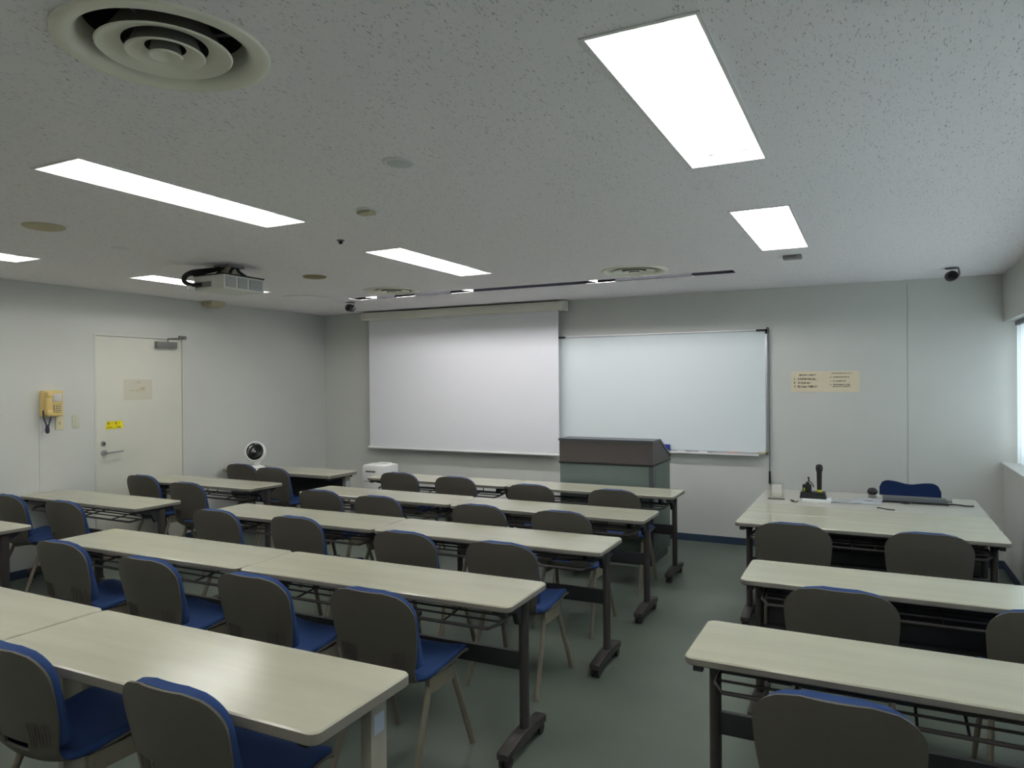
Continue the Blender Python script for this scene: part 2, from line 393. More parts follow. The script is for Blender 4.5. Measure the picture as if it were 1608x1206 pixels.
obj('base', lathe(B(), [(.024, 0), (.022, -.006), (.0, -.006)], 20), 'midgrey', t)
obj('stud', lathe(B(), [(.012, -.006), (.012, -.022), (.0, -.026)], 16), 'black', t)
def disc(name, label, c, r, h, mm, m2):
    t = thing(name, label, 'ceiling disc', (c[0], c[1], HCEIL))
    obj('plate', lathe(B(), [(r, 0), (r, -h*.4), (r*.94, -h*.8), (r*.85, -h)], 36), m2, t)
    obj('cover', lathe(B(), [(r*.86, -h), (r*.5, -h*1.2), (0, -h*1.25)], 36), mm, t)
disc('round_ceiling_cover', 'tan round cover on the ceiling at the left, beside the light trough', (-4.09, 2.397), .105, .012, 'tan', 'beige')
disc('round_ceiling_cover', 'thin white round cover on the ceiling, left of the projector', (-4.32, 3.01), .055, .006, 'white', 'white')
disc('round_ceiling_cover', 'brown round cover on the ceiling, right of the projector', (-4.10, 4.567), .095, .012, 'brown', 'brown')
t = thing('ceiling_sensor_box', 'small grey box on the ceiling between the window-side light and whiteboard', 'sensor', (-.497, 5.44, HCEIL))
obj('body', box(B(), -.062, .062, -.035, .035, -.028, 0, bev=.006), 'grey', t)
obj('lens', box(B(), -.03, .03, -.041, -.03, -.022, -.006, bev=.003), 'midgrey', t)
t = thing('alarm_lamp', 'beige box on the ceiling above the door wall, beneath the projector', 'alarm', (-6.27, 5.43, HCEIL))
obj('body', box(B(), -.07, .07, -.09, .09, -.055, 0, bev=.01), 'beige', t)
obj('lens', box(B(), -.05, .05, -.07, .07, -.07, -.05, bev=.008), 'tan', t)
def ccam(label, c, rz):
    t = thing('ceiling_camera', label, 'camera', (c[0], c[1], HCEIL), rz, 'small black cameras on the ceiling')
    obj('mount', lathe(B(), [(.05, 0), (.048, -.008), (.0, -.01)], 24), 'midgrey', t)
    bm = B(); tube(bm, smooth_path([(.045, 0, -.005), (.052, 0, -.05), (.03, 0, -.085)]), .006, flat=1.6)
    obj('bracket', bm, 'steel', t)
    bm = B(); lathe(bm, [(0, -.055), (.03, -.05), (.04, -.03), (.041, .02), (.036, .045), (0, .05)], 20, axis='y', c=(-.005, 0, -.065))
    o = obj('body', bm, 'black', t)
    obj('lens', lathe(B(), [(.02, .051), (.02, .058), (0, .06)], 16, axis='y', c=(-.005, 0, -.065)), 'blackgloss', t)
ccam('small black camera on the ceiling at the left end of the screen', (-5.06, 6.2), 0)
ccam('small black camera on the ceiling near the window corner', (.575, 6.68), .2)
bm = B(); tube(bm, smooth_path([(-5.28, 5.42, 0), (-5.02, 5.52, 0), (-4.99, 5.8, 0), (-5.06, 6.12, 0)]), .004, 6)
tag(obj('ceiling_cable', bm, 'white', loc=(0, 0, HCEIL-.004)), 'thin pale cable fixed along the ceiling behind the projector', 'cable')

# projector
t = thing('projector', 'white ceiling projector with black bracket and cables', 'projector', (-4.285, 3.855, 2.30))
obj('body', box(B(), -.155, .155, -.19, .19, 0, .105, bev=.01), 'offwhite', t)
obj('top_cover', box(B(), -.158, .158, -.193, .193, .105, .113, bev=.002), 'black', t)
for a, b in ((-.172, -.082), (-.062, .025), (.045, .172)):
    g = obj('vent_grille', box(B(), .1545, .1575, a, b, .014, .092), 'midgrey', t)
    bm = B(); n = 9
    for i in range(n): z = .018+.07*i/(n-1); box(bm, .157, .1595, a+.002, b-.002, z-.0022, z+.0022)
    obj('louvre', bm, 'speaker_grille', g)
obj('lens', cyl(B(), (-.05, .18, .055), (-.05, .225, .055), .042, .036, 24), 'blackgloss', t)
obj('socket_panel', box(B(), -.13, .03, -.195, -.189, .02, .06), 'grey', t)
br = obj('mount_bracket', box(B(), -.1, .1, -.1, .1, .113, .125), 'black', t)
bm = B()
for s in (-1, 1):
    tube(bm, [(s*.085, -.07, .12), (s*.06, -.04, .15), (s*.05, 0, .185)], .011); tube(bm, [(s*.085, .08, .12), (s*.06, .04, .15), (s*.05, .02, .185)], .011)
obj('bracket_arm', bm, 'blackmetal', br)
obj('mount_plate', box(B(), -.075, .075, -.075, .075, .18, .197, bev=.003), 'grey', t)
obj('mount_block', box(B(), -.035, .045, -.05, .05, .12, .182, bev=.008), 'beige', t)
obj('power_cable', tube(B(), smooth_path([(-.02, -.02, .19), (-.03, -.1, .165), (-.09, -.17, .15), (-.17, -.2, .14), (-.2, -.24, .1), (-.17, -.25, .05), (-.1, -.205, .035)]), .012), 'black', t)
obj('video_cable', tube(B(), smooth_path([(.02, -.03, .19), (-.05, -.08, .16), (-.15, -.14, .135), (-.2, -.2, .12), (-.19, -.24, .07), (-.13, -.23, .04), (-.06, -.2, .04)]), .014), 'black', t)
obj('white_plug', box(B(), -.16, -.12, -.25, -.205, .0, .03, bev=.004), 'white', t)

# ------------------------------------------------------------------ front wall: screen, whiteboard, poster
t = thing('projection_screen', 'large white pull-down projection screen in cream casing on front wall', 'screen', (0, YF, 0))
bm = B(); prof = [(-.195, 2.40), (-.195, 2.455), (-.175, 2.48), (-.03, 2.485), (-.03, 2.385), (-.18, 2.385)]
prism(bm, prof, -5.60, -2.985, 'x'); obj('casing', bm, 'casing', t)
for a, b in ((-5.635, -5.60), (-2.985, -2.95)):
    bm = B(); prism(bm, [(-.2, 2.395), (-.2, 2.46), (-.18, 2.487), (-.028, 2.49), (-.028, 2.38), (-.185, 2.38)], a, b, 'x')
    e = obj('end_cap', bm, 'casing', t); s = a if a < -5 else b
    obj('screw', box(B(), s-.002, s+.002, -.12, -.10, 2.43, 2.436), 'grey', e)
bm = B(); box(bm, -5.568, -3.026, -.122, -.119, .83, 2.40); obj('screen_cloth', bm, 'screen', t)
bb = obj('bottom_bar', cyl(B(), (-5.59, -.12, .818), (-3.01, -.12, .818), .014, n=14), 'white', t)
obj('pull_loop', tube(B(), smooth_path([(-4.36, -.12, .81), (-4.35, -.12, .785), (-4.30, -.12, .778), (-4.25, -.12, .785), (-4.24, -.12, .81)]), .004), 'grey', bb)
t = thing('whiteboard', 'wide white wall-mounted whiteboard with aluminium frame right of the screen', 'whiteboard', (0, YF, 0))
X0, X1, Z0, Z1 = -3.085, -.895, .90, 2.105
obj('board_surface', box(B(), X0+.01, X1-.01, -.024, 0, Z0+.01, Z1-.01), 'board', t)
for a in ((X0+.1, X1-.1, Z1-.018, Z1), (X0+.1, X1-.1, Z0, Z0+.018), (X0, X0+.018, Z0+.04, Z1-.04), (X1-.018, X1, Z0+.04, Z1-.04)):
    obj('frame_rail', box(B(), a[0], a[1], -.03, -.0005, a[2], a[3], bev=.003), 'alu', t)
for x in (X0, X1):
    for z in (Z0, Z1):
        s = 1 if x == X0 else -1; q = 1 if z == Z0 else -1
        bm = B(); box(bm, min(x, x+s*.1)-.001, max(x, x+s*.1)+.001, -.033, 0, min(z, z+q*.02), max(z, z+q*.02)); box(bm, min(x, x+s*.02), max(x, x+s*.02), -.033, 0, min(z, z+q*.045), max(z, z+q*.045))
        obj('corner_cap', bm, 'black' if z == Z1 else 'beige', t)
tr = obj('pen_tray', box(B(), -2.9, -.97, -.085, -.028, .886, .894), 'alu', t)
obj('tray_lip', box(B(), -2.9, -.97, -.09, -.083, .886, .905, bev=.002), 'white', tr)
e = thing('board_eraser', 'blue felt board eraser on the whiteboard tray beside the lectern', 'eraser', (-1.905, YF-.056, .894))
obj('felt', box(B(), -.07, .07, -.022, .022, 0, .02, bev=.002), 'midgrey', e); obj('grip', box(B(), -.068, .068, -.021, .021, .02, .075, bev=.006), 'eraserblue', e)
for x, L, m, lb in ((-1.70, .13, 'white', 'white marker pen on the tray next to the blue eraser'), (-1.48, .13, 'paper', 'second white marker pen along the whiteboard tray'), (-1.22, .13, 'marker_pink', 'pinkish marker pen lying toward the window end of the tray')):
    e = thing('marker_pen', lb, 'marker', (x, YF-.056, .9025), 0, 'pens on the whiteboard tray')
    obj('barrel', cyl(B(), (-L/2, 0, 0), (L/2-.045, 0, 0), .0085, n=12), m, e); obj('cap', cyl(B(), (L/2-.045, 0, 0), (L/2, 0, 0), .0095, .008, 12), 'grey' if m != 'marker_pink' else 'marker_pink', e)
t = thing('screen_pull_rod', 'thin dark pull rod with black grip hanging beside the whiteboard', 'rod', (-.880, YF-.022, 0))
obj('rod', cyl(B(), (0, 0, .73), (0, 0, 2.1), .0055, n=8), 'midgrey', t)
obj('grip', cyl(B(), (0, 0, .62), (0, 0, .74), .011, .009, 10), 'black', t)
obj('hook', tube(B(), smooth_path([(0, 0, 2.09), (-.005, -.004, 2.115), (-.02, -.004, 2.115), (-.022, -.002, 2.095)]), .004), 'black', t)
# illegible printed lines are set as rows of tiny strokes
def print_rows(rows, seed=1):
    rnd = random.Random(seed); bm = B()
    for x0, x1, z, h in rows:
        x = x0
        while x < x1-h*.5:
            w = h*rnd.uniform(.55, .95)
            for k in range(3):
                if rnd.random() < .6:
                    zz = z - h*(.1 + .36*k); box(bm, x, x+w*rnd.uniform(.6, .95), -.0007, 0, zz-h*.16, zz)
                if rnd.random() < .6:
                    xx = x + w*(.05+.35*k); q = rnd.uniform(0, .3); box(bm, xx, xx+h*.13, -.0009, 0, z-h, z-h*q)
            x += w*1.12
    return bm
t = thing('wall_notice', 'long beige paper notice with printed lines taped on the front wall', 'notice', (-.39, YF-.0015, 1.597))
obj('paper', box(B(), -.292, .292, -.0006, .001, -.097, .097), 'paper_beige', t)
obj('printed_text', print_rows([(-.225, -.075, .072, .017), (-.235, -.07, .036, .019), (-.235, -.105, .0, .019), (-.235, -.055, -.035, .02),
    (-.27, -.255, .036, .017), (-.27, -.255, 0, .017), (-.27, -.255, -.035, .017)], 3), 'print_dark', t, loc=(0, -.001, 0))
obj('printed_lines', print_rows([(.05, .225, .082, .011), (.07, .205, .048, .012), (.07, .18, .012, .012), (.07, .215, -.022, .011), (.07, .22, -.04, .011), (.045, .055, .048, .013), (.045, .055, .012, .013), (.045, .055, -.022, .013)], 5), 'print_dark', t, loc=(0, -.001, 0))
t = thing('door_notice', 'faded cream paper notice taped to the upper half of the door', 'notice', (XL-.0045, 4.622, 1.567), PI/2)
obj('paper', box(B(), -.15, .15, -.0006, .001, -.1, .1), 'paper_faint', t)
obj('printed_text', print_rows([(-.03, .03, .078, .014), (-.095, .08, .0, .014), (.0, .06, .022, .022), (.03, .085, .03, .028)], 7), 'tan', t, loc=(0, -.001, 0))
t = thing('door_sign', 'small yellow warning sign on the door above the handle', 'sign', (XL-.0045, 4.372, 1.238), PI/2)
bm = B(); prism(bm, [(-.088, -.038), (.086, -.034), (.083, .038), (-.078, .036)], -.001, .001, 'y'); obj('plate', bm, 'yellow', t)
bm = print_rows([(-.068+i*.038, -.068+i*.038+.02, .03, .026) for i in range(4)], 11); obj('printed_characters', bm, 'print_olive', t, loc=(0, -.001, 0))
obj('printed_line', print_rows([(-.074, -.012, -.012, .016), (-.002, .01, -.012, .014), (.02, .074, -.012, .016)], 12), 'print_olive', t, loc=(0, -.001, 0))

# ------------------------------------------------------------------ left wall: telephone, switches
t = thing('wall_telephone', 'cream wall telephone with dark coiled cord left of the door', 'telephone', (XL, 3.77, 1.46), PI/2)
obj('body', box(B(), -.085, .085, -.06, 0, -.112, .112, bev=.012), 'cream_phone', t)
bm = B(); box(bm, -.078, -.03, -.1, -.062, -.1, .1, bev=.012); box(bm, -.08, -.028, -.112, -.06, .055, .1, bev=.01); box(bm, -.08, -.028, -.112, -.06, -.1, -.058, bev=.01)
obj('handset', bm, 'cream_phone', t)
obj('card_window', box(B(), -.005, .07, -.0625, -.059, .015, .085, bev=.002), 'phone_grey', t)
kp = obj('keypad', box(B(), .002, .062, -.063, -.059, -.08, -.012), 'phone_dark', t)
for i in range(3):
    for j in range(4): obj('key', box(B(), .006+i*.019, .019+i*.019, -.067, -.063, -.075+j*.016, -.064+j*.016, bev=.002), 'ivory', kp)
pts = smooth_path([(-.085, -.06, -.06), (-.08, -.055, -.12), (-.05, -.045, -.19), (-.04, -.04, -.235), (-.03, -.04, -.19), (-.005, -.03, -.12)], 24)
cb = []
for i, p in enumerate(pts): cb.append(p + Vector((math.cos(i*1.1), math.sin(i*1.1), 0))*.005)
bm = B(); tube(bm, cb, .0045, 5); obj('coiled_cord', bm, 'cord', t)
bm = B(); lathe(bm, [(0, -.26), (.014, -.255), (.018, -.23), (.012, -.19), (0, -.185)], 12, c=(-.04, -.04, 0)); obj('cord_bundle', bm, 'cord', t)
obj('cable_cover', box(B(), -.088, -.082, -.004, 0, -1.39, -.112), 'wall', t)
t = thing('phone_socket', 'ivory wall socket plate just under the telephone', 'socket', (XL, 3.855, 1.285), PI/2)
obj('plate', box(B(), -.035, .035, -.008, 0, -.06, .06, bev=.003), 'ivory', t); obj('jack', box(B(), -.01, .01, -.011, -.007, -.015, .012), 'tan', t)
t = thing('light_switch', 'pale wall switch plate between the telephone socket and the door', 'switch', (XL, 4.0, 1.29), PI/2)
obj('plate', box(B(), -.035, .035, -.008, 0, -.06, .06, bev=.003), 'ivory2', t)
for z in (-.035, 0, .035): obj('rocker', box(B(), -.014, .014, -.011, -.007, z-.011, z+.011, bev=.002), 'ivory2', t)

# ------------------------------------------------------------------ tables
TD = .41
def make_table(L, D):
    t = thing('folding_table', '', 'table')
    hx, hy = L/2-.002, D/2
    obj('tabletop', slab(B(), hx, hy, .035, .672, .70, .005, 1, 0), ('tabletop', 'edge'), t)
    cy_ = .055
    for s in (-1, 1):
        x = s*(hx-.055)
        bm = B(); rs = []
        for z in (.075, .2, .60, .655): rs.append([bm.verts.new((x+.021*math.cos(a*PI/8), cy_+.028*math.sin(a*PI/8), z)) for a in range(16)])
        loft(bm, rs); obj('column', bm, 'darkmetal', t)
        obj('corner_latch', box(B(), s*(hx-.045)-.016, s*(hx-.045)+.016, -hy+.02, -hy+.05, .648, .673, bev=.003), 'blackmetal', t)
        bm = B(); prism(bm, [(-.15, .672), (.15, .672), (.15, .655), (.06, .60), (.045, .56), (-.0, .56), (-.03, .62), (-.15, .652)], x-.012-s*.008, x+.012-s*.008, 'x')
        obj('folding_bracket', bm, 'blackmetal', t)
        bm = B(); prism(bm, [(-.17, .045), (-.17, .078), (-.02, .094), (.11, .094), (.235, .082), (.235, .045)], x-.028, x+.028, 'x')
        bmesh.ops.bevel(bm, geom=bm.edges[:], offset=.005, segments=1, affect='EDGES')
        ft = obj('foot', bm, 'darkmetal', t)
        for y in (-.135, .2):
            bm = B()
            for q in (-1, 1): cyl(bm, (x+q*.006, y, .026), (x+q*.021, y, .026), .026, n=16)
            box(bm, x-.018, x+.018, y-.02, y+.02, .035, .055); cyl(bm, (x-.02, y, .026), (x+.02, y, .026), .008, n=8)
            obj('caster', bm, 'caster', ft)
    obj('crossbeam', box(B(), -hx+.07, hx-.07, cy_-.012, cy_+.012, .345, .425, bev=.003), 'blackmetal', t)
    obj('apron_rail', box(B(), -hx+.06, hx-.06, .09, .11, .635, .672), 'blackmetal', t)
    xr = hx-.09
    for y, z, r in ((-.165, .585, .0075), (-.105, .6, .005), (-.045, .606, .005), (.015, .606, .005)):
        if y < -.16:
            pts = [(-xr, .03, .606), (-xr, -.12, .595), (-xr+.03, -.165, .585), (xr-.03, -.165, .585), (xr, -.12, .595), (xr, .03, .606)]
        else: pts = [(-xr, y, z), (xr, y, z)]
        bm = B(); tube(bm, pts, r, 8); obj('shelf_rod', bm, 'darkmetal', t)
    for x in (-xr*.62, -xr*.1, xr*.1, xr*.62):
        bm = B(); tube(bm, [(x, .06, .668), (x, .05, .606), (x, -.16, .588)], .005, 6); obj('shelf_wire', bm, 'blackmetal', t)
    for x in (-xr*.9, xr*.9):
        obj('shelf_hanger', box(B(), x-.012, x+.012, -.03, .03, .6, .672), 'blackmetal', t)
    return t
def make_white_table(L, D):
    t = thing('white_leg_table', '', 'table')
    hx, hy = L/2-.002, D/2
    obj('tabletop', slab(B(), hx, hy, .03, .662, .70, .005, 1, 0), ('tabletop', 'edge'), t)
    for s in (-1, 1):
        x = s*(hx-.075)
        lg = obj('leg', box(B(), x-.02, x+.02, .085, .165, .06, .662, bev=.006), 'whitemetal', t)
        ft = obj('foot', box(B(), x-.025, x+.025, -.19, .21, .03, .062, bev=.008), 'whitemetal', t)
        for y in (-.16, .18):
            bm = B(); cyl(bm, (x, y, 0), (x, y, .032), .018, .012, 14); obj('levelling_foot', bm, 'rubber', ft)
        obj('support_rail', box(B(), x-.018, x+.018, -.19, .2, .635, .662, bev=.003), 'blackmetal', t)
        if s == 1: obj('sticker', box(B(), x+.02, x+.0206, .1, .15, .54, .6), 'sticker', lg)
    return t
TA = make_table(1.5, TD); TW = make_white_table(1.5, .45)
usedA = usedW = False
def place_table(xr, yn, ang, label, white=False, group=None, D=None, flip=False):
    global usedA, usedW
    if white:
        o = TW if not usedW else copy_tree(TW); usedW = True; D = .45
    else:
        o = TA if not usedA else copy_tree(TA); usedA = True; D = TD
    c, s = math.cos(ang), math.sin(ang); lx, ly = -.75, D/2
    o.location = (xr + lx*c - ly*s, yn + lx*s + ly*c, 0); o.rotation_euler = (0, 0, ang + (PI if flip else 0))
    o['label'] = label; o['group'] = group or 'long narrow classroom tables'
    return o
RN = {1: 'front row by the lectern', 2: 'second row from the screen', 3: 'third row from the screen', 4: 'fourth row from the screen', 5: 'row nearest the camera'}
TP = {1: ((-1.4013, 5.6247, 0), (-2.897, 5.6064, .010)), 2: ((-1.338, 4.580, -.002), (-2.847, 4.600, -.006)), 3: ((-1.2972, 3.6385, .0176), (-2.806, 3.617, .0108)),
      4: ((-1.3173, 2.5928, .0176), (-2.8263, 2.5683, .0109)), 5: ((-1.3008, 1.4368, .0086), (-2.8145, 1.4288, -.0025))}
for r, (a, b) in TP.items():
    w = r == 5
    place_table(*a, 'cream-topped %s table at the aisle end of the %s' % ('white-legged' if w else 'dark-legged', RN[r]), w)
    place_table(*b, 'cream-topped %s table, inner one of the pair in the %s' % ('white-legged' if w else 'dark-legged', RN[r]), w)
L1 = place_table(-4.8133, 5.5488, 0, 'white-legged table in the far left corner carrying the white fan', True)
obj('modesty_panel', box(B(), -.65, .65, .148, .16, .3, .64, bev=.003), 'darkmetal', L1)
place_table(-4.8461, 4.5598, 0, 'dark-legged table against the left wall beside the door, second from the screen')
place_table(-4.8654, 3.4845, -.0127, 'dark-legged table against the left wall, third from the screen')
place_table(-4.9174, 2.3904, 0, 'table by the left wall cut off at the photo left edge')
place_table(.6977, 4.7947, 0, 'front cream table of the group pushed together by the window corner')
place_table(.6977, 4.7947+TD, 0, 'middle cream table pushed between the front table and grey desk')
R2 = place_table(.9462, 3.4328, .004, 'table on the window side, second from the camera')
obj('modesty_panel', box(B(), -.66, .66, .075, .083, .13, .63, bev=.002), 'blackmetal', R2)
place_table(.9303, 2.3771, -.0057, 'table on the window side, nearest the camera')
# the grey desk at the back of the group
y0, y1 = 5.622, 6.40
t = thing('lecturer_desk', 'pale grey desk with microphones and cables, in the window corner', 'desk', (-.0523, (y0+y1)/2, 0))
hy = (y1-y0)/2
obj('desktop', slab(B(), .748, hy, .02, .67, .70, .004, 1, 0), ('greytop', 'edge'), t)
for s in (-1, 1):
    obj('side_panel', box(B(), s*.70-.015, s*.70+.015, -hy+.05, hy-.05, 0, .67, bev=.003), 'darkmetal', t)
obj('modesty_panel', box(B(), -.685, .685, -.02, 0, .1, .67), 'blackmetal', t)

# ------------------------------------------------------------------ chairs
def shell_grid(prof, wfun, ns=17, curve=.03):
    """profile points (y,z); wfun(i) gives half width; edges wrap forward/up."""
    out = []
    n = len(prof)
    for i, (y, z) in enumerate(prof):
        a = prof[max(i-1, 0)]; b = prof[min(i+1, n-1)]
        ty, tz = b[0]-a[0], b[1]-a[1]; l = math.hypot(ty, tz); ny, nz = -tz/l, ty/l   # normal toward the sitter
        w = wfun(i); row = []
        for k in range(ns):
            u = -1 + 2*k/(ns-1); q = curve*(abs(u)**2.2)*(w/.215)**2
            row.append(Vector((u*w, y+ny*q, z+nz*q)))
        out.append((row, (ny, nz)))
    return out
def arc_profile():
    ctrl = [(0, .785), (.008, .735), (.02, .67), (.036, .60), (.05, .54), (.058, .49), (.064, .45), (.08, .415), (.115, .394), (.17, .387), (.25, .391), (.34, .401), (.42, .412), (.465, .404), (.485, .388)]
    p = smooth_path([Vector((0, a, b)) for a, b in ctrl], 3)
    return [(v.y, v.z) for v in p]
PROF = arc_profile()
CUM = [0]
for a, b in zip(PROF, PROF[1:]): CUM.append(CUM[-1] + math.hypot(b[0]-a[0], b[1]-a[1]))
def halfw(s, L, W0, rt, rb, waist=None):
    w = W0
    if waist: w = W0 - waist[1]*math.exp(-((s-waist[0])/waist[2])**2)
    if s < rt: w = w - rt*1.15*(1-math.sqrt(max(0, 1-((rt-s)/rt)**2)))
    if L-s < rb: w = w - rb*(1-math.sqrt(max(0, 1-((rb-(L-s))/rb)**2)))
    return max(w, .03)
def grid_mesh(rows, skip=None, thick=None, mi=0):
    bm = B(); V = [[bm.verts.new(p) for p in r] for r, _ in rows]
    for i in range(len(V)-1):
        for k in range(len(V[0])-1):
            if skip and skip(i, k): continue
            quad(bm, (V[i][k], V[i][k+1], V[i+1][k+1], V[i+1][k]), mi)
    bmesh.ops.recalc_face_normals(bm, faces=bm.faces)
    if thick: 
        bmesh.ops.solidify(bm, geom=bm.faces[:], thickness=thick)
    return bm
def refine(s0, s1, n):
    """sample of the profile between arc lengths"""
    out = []
    for j in range(n+1):
        s = s0 + (s1-s0)*j/n
        for i in range(len(CUM)-1):
            if CUM[i] <= s <= CUM[i+1]+1e-9:
                t = (s-CUM[i])/(CUM[i+1]-CUM[i]); out.append((PROF[i][0]*(1-t)+PROF[i+1][0]*t, PROF[i][1]*(1-t)+PROF[i+1][1]*t)); break
    return out
def offset_prof(p, d):
    o = []
    for i in range(len(p)):
        a = p[max(i-1, 0)]; b = p[min(i+1, len(p)-1)]; ty, tz = b[0]-a[0], b[1]-a[1]; l = math.hypot(ty, tz)
        o.append((p[i][0]-tz/l*d, p[i][1]+ty/l*d))
    return o
def pad_mesh(s0, s1, n, W0, rt, rb, d0, th, waist=None, curve=.03):
    """padded cushion following the shell, th thick with rounded rim"""
    bm = B(); p = refine(s0, s1, n); L = s1-s0
    layers = []
    for d, ins in ((d0, .006), (d0+th*.35, 0), (d0+th*.75, .002), (d0+th, .012)):
        q = offset_prof(p, d)
        ss = [L*i/n for i in range(n+1)]
        rows = shell_grid(q, lambda i: max(halfw(ss[i], L, W0, rt, rb, waist)-ins, .02), 15, curve)
        layers.append([[bm.verts.new(v) for v in r] for r, _ in rows])
    def per(V):
        return V[0][:] + [r[-1] for r in V[1:-1]] + V[-1][::-1] + [r[0] for r in V[-2:0:-1]]
    for V in (layers[0], layers[-1]):
        for i in range(len(V)-1):
            for k in range(len(V[0])-1): quad(bm, (V[i][k], V[i][k+1], V[i+1][k+1], V[i+1][k]))
    for A, D_ in zip(layers, layers[1:]):
        a, d = per(A), per(D_)
        for i in range(len(a)): quad(bm, (a[i], a[(i+1) % len(a)], d[(i+1) % len(a)], d[i]))
    loose = [v for v in bm.verts if not v.link_faces]
    bmesh.ops.delete(bm, geom=loose, context='VERTS')
    return bm
def make_chair():
    t = thing('classroom_chair', '', 'chair')
    L = CUM[-1]; n = 60; p = refine(0, L, n); ss = [L*i/n for i in range(n+1)]
    wst = (.39, .034, .15)
    rows = shell_grid(p, lambda i: halfw(ss[i], L, .21, .11, .06, wst), 23, .035)
    # slot low in the back
    def skip(i, k):
        return .318 < ss[i]+L/n/2 < .352 and 7 <= k <= 14
    obj('shell', grid_mesh(rows, skip, .009), 'shell', t, smooth=60)
    obj('back_cushion', pad_mesh(.004, .335, 26, .199, .108, .03, .006, .033, None, .035), 'blue', t, smooth=60)
    obj('seat_cushion', pad_mesh(.385, L-.006, 22, .202, .03, .06, .006, .026, None, .02), 'blue', t, smooth=60)
    # vertical ribs on both sides of the slot
    bm = B()
    for s in (-1, 1):
        for k in range(7):
            x = s*(.085+k*.013); y = .044 + .004 - .035*(abs(x)/.215)**2.2*0
            q = .035*(abs(x)/.2)**2.2
            tube(bm, [(x, .0405+q-.006, .545), (x, .0545+q-.007, .475), (x, .068+q-.007, .44)], .0022, 5)
    obj('back_ribs', bm, 'shell', t)['kind'] = 'stuff'
    # side frames: two splayed flattened legs meeting under the seat
    for s in (-1, 1):
        xt, xb = s*.178, s*.205
        bm = B(); tube(bm, [(xt, .20, .405), (xt, .195, .385), (xb, .03, .0)], .0135, 10, flat=.75); obj('leg', bm, 'chairleg', t)
        bm = B(); tube(bm, [(xt, .36, .405), (xt, .365, .385), (xb, .50, .0)], .0135, 10, flat=.75); obj('leg', bm, 'chairleg', t)
        bm = B(); prism(bm, [(.175, .40), (.385, .40), (.382, .35), (.36, .335), (.20, .335), (.178, .35)], xt-.011, xt+.011, 'x'); obj('leg_bracket', bm, 'chairleg', t)
    bm = B(); tube(bm, [(-.178, .24, .375), (.178, .24, .375)], .011, 10); tube(bm, [(-.178, .33, .375), (.178, .33, .375)], .011, 10)
    obj('seat_support', bm, 'chairleg', t)
    obj('seat_bracket', box(B(), -.12, .12, .17, .37, .38, .396), 'rubber', t)
    return t
CH = make_chair(); usedC = False
def place_chair(x, y, label, rz=0):
    global usedC
    o = CH if not usedC else copy_tree(CH); usedC = True
    o.location = (x, y, 0); o.rotation_euler = (0, 0, rz); o['label'] = label; o['group'] = 'blue padded chairs at the tables'
ORD = ('innermost', 'second from the inner end', 'third from the inner end', 'nearest the aisle')
CP = {1: ((-3.921, 5.432, 0), (-3.287, 5.386, 0), (-2.477, 5.224, 0), (-1.774, 5.230, 0)),
      2: ((-3.851, 4.289, 0), (-3.260, 4.236, 0), (-2.395, 4.216, 0), (-1.791, 4.221, 0)),
      3: ((-3.901, 3.333, 0), (-3.230, 3.366, 0), (-2.346, 3.277, 0), (-1.730, 3.268, 0)),
      4: ((-3.884, 2.309, 0), (-3.125, 2.259, 0), (-2.428, 2.254, 0), (-1.813, 2.292, 0))}
for r, l in CP.items():
    for k, (x, y, a) in enumerate(l):
        place_chair(x, y, 'blue and grey chair in the %s, %s' % (RN[r].replace('front row by the lectern', 'front row'), ORD[k]), a)
place_chair(-2.490, 1.300, 'foreground chair cut by the left edge, lower left corner')
place_chair(-1.746, 1.319, 'foreground chair at the bottom, before the nearest white-legged table')
place_chair(-5.853, 5.356, 'left chair at the far corner table, right below the white fan')
place_chair(-5.322, 5.259, 'right chair at the far corner table beside the white fan')
place_chair(-5.999, 4.332, 'left chair at the table beside the door')
place_chair(-5.202, 4.164, 'right chair at the table beside the door')
place_chair(-5.908, 3.132, 'chair at the left edge of the photo below the telephone')
place_chair(-5.204, 3.128, 'chair below the door handle, right one at the third wall table')
place_chair(-0.417, 4.409, 'left chair at the window corner table group')
place_chair(0.270, 4.423, 'right chair at the window corner table group')
place_chair(-0.117, 3.091, 'chair at the second window-side table, fully in view')
place_chair(0.582, 3.093, 'chair at the second window-side table, cut by the right edge')
place_chair(-0.089, 2.022, 'large foreground chair at the bottom right')

# lecturer's chair behind the desk, facing the room
t = thing('lecturer_chair', 'dark blue chair with wavy-topped backrest behind the grey desk', 'chair', (.275, 6.74, 0))
bm = B(); top = []
W2 = .222
for i in range(25):
    u = -1 + i/12
    z = .768 - .022*math.exp(-(u/.38)**2) - .008*u - .06*(1-math.sqrt(max(0, 1-(max(0, abs(u)-.68)/.32)**2)))
    top.append((u*W2, z))
pts = top[::-1] + [(-W2, .60), (-.19, .53), (-.1, .50), (.1, .50), (.19, .53), (W2, .60)]
prism(bm, pts, -.022, .022, 'y'); bmesh.ops.bevel(bm, geom=[e for e in bm.edges if len(e.link_faces) == 2 and e.calc_face_angle(0) > 1], offset=.009, segments=3, affect='EDGES')
obj('backrest', bm, 'darkblue', t, smooth=60)
obj('seat', slab(B(), .22, .21, .06, .40, .455, .015, 0, 0, (0, -.21)), 'darkblue', t)
for s in (-1, 1):
    bm = B(); tube(bm, smooth_path([(s*.2, .03, .0), (s*.2, .02, .42), (s*.19, .03, .52), (s*.17, .028, .66)]), .012, 8); obj('leg', bm, 'steel', t)
    bm = B(); tube(bm, [(s*.2, -.38, 0), (s*.2, -.36, .405)], .012, 8); obj('leg', bm, 'steel', t)
obj('stretcher', cyl(B(), (-.2, .02, .2), (.2, .02, .2), .009), 'steel', t)

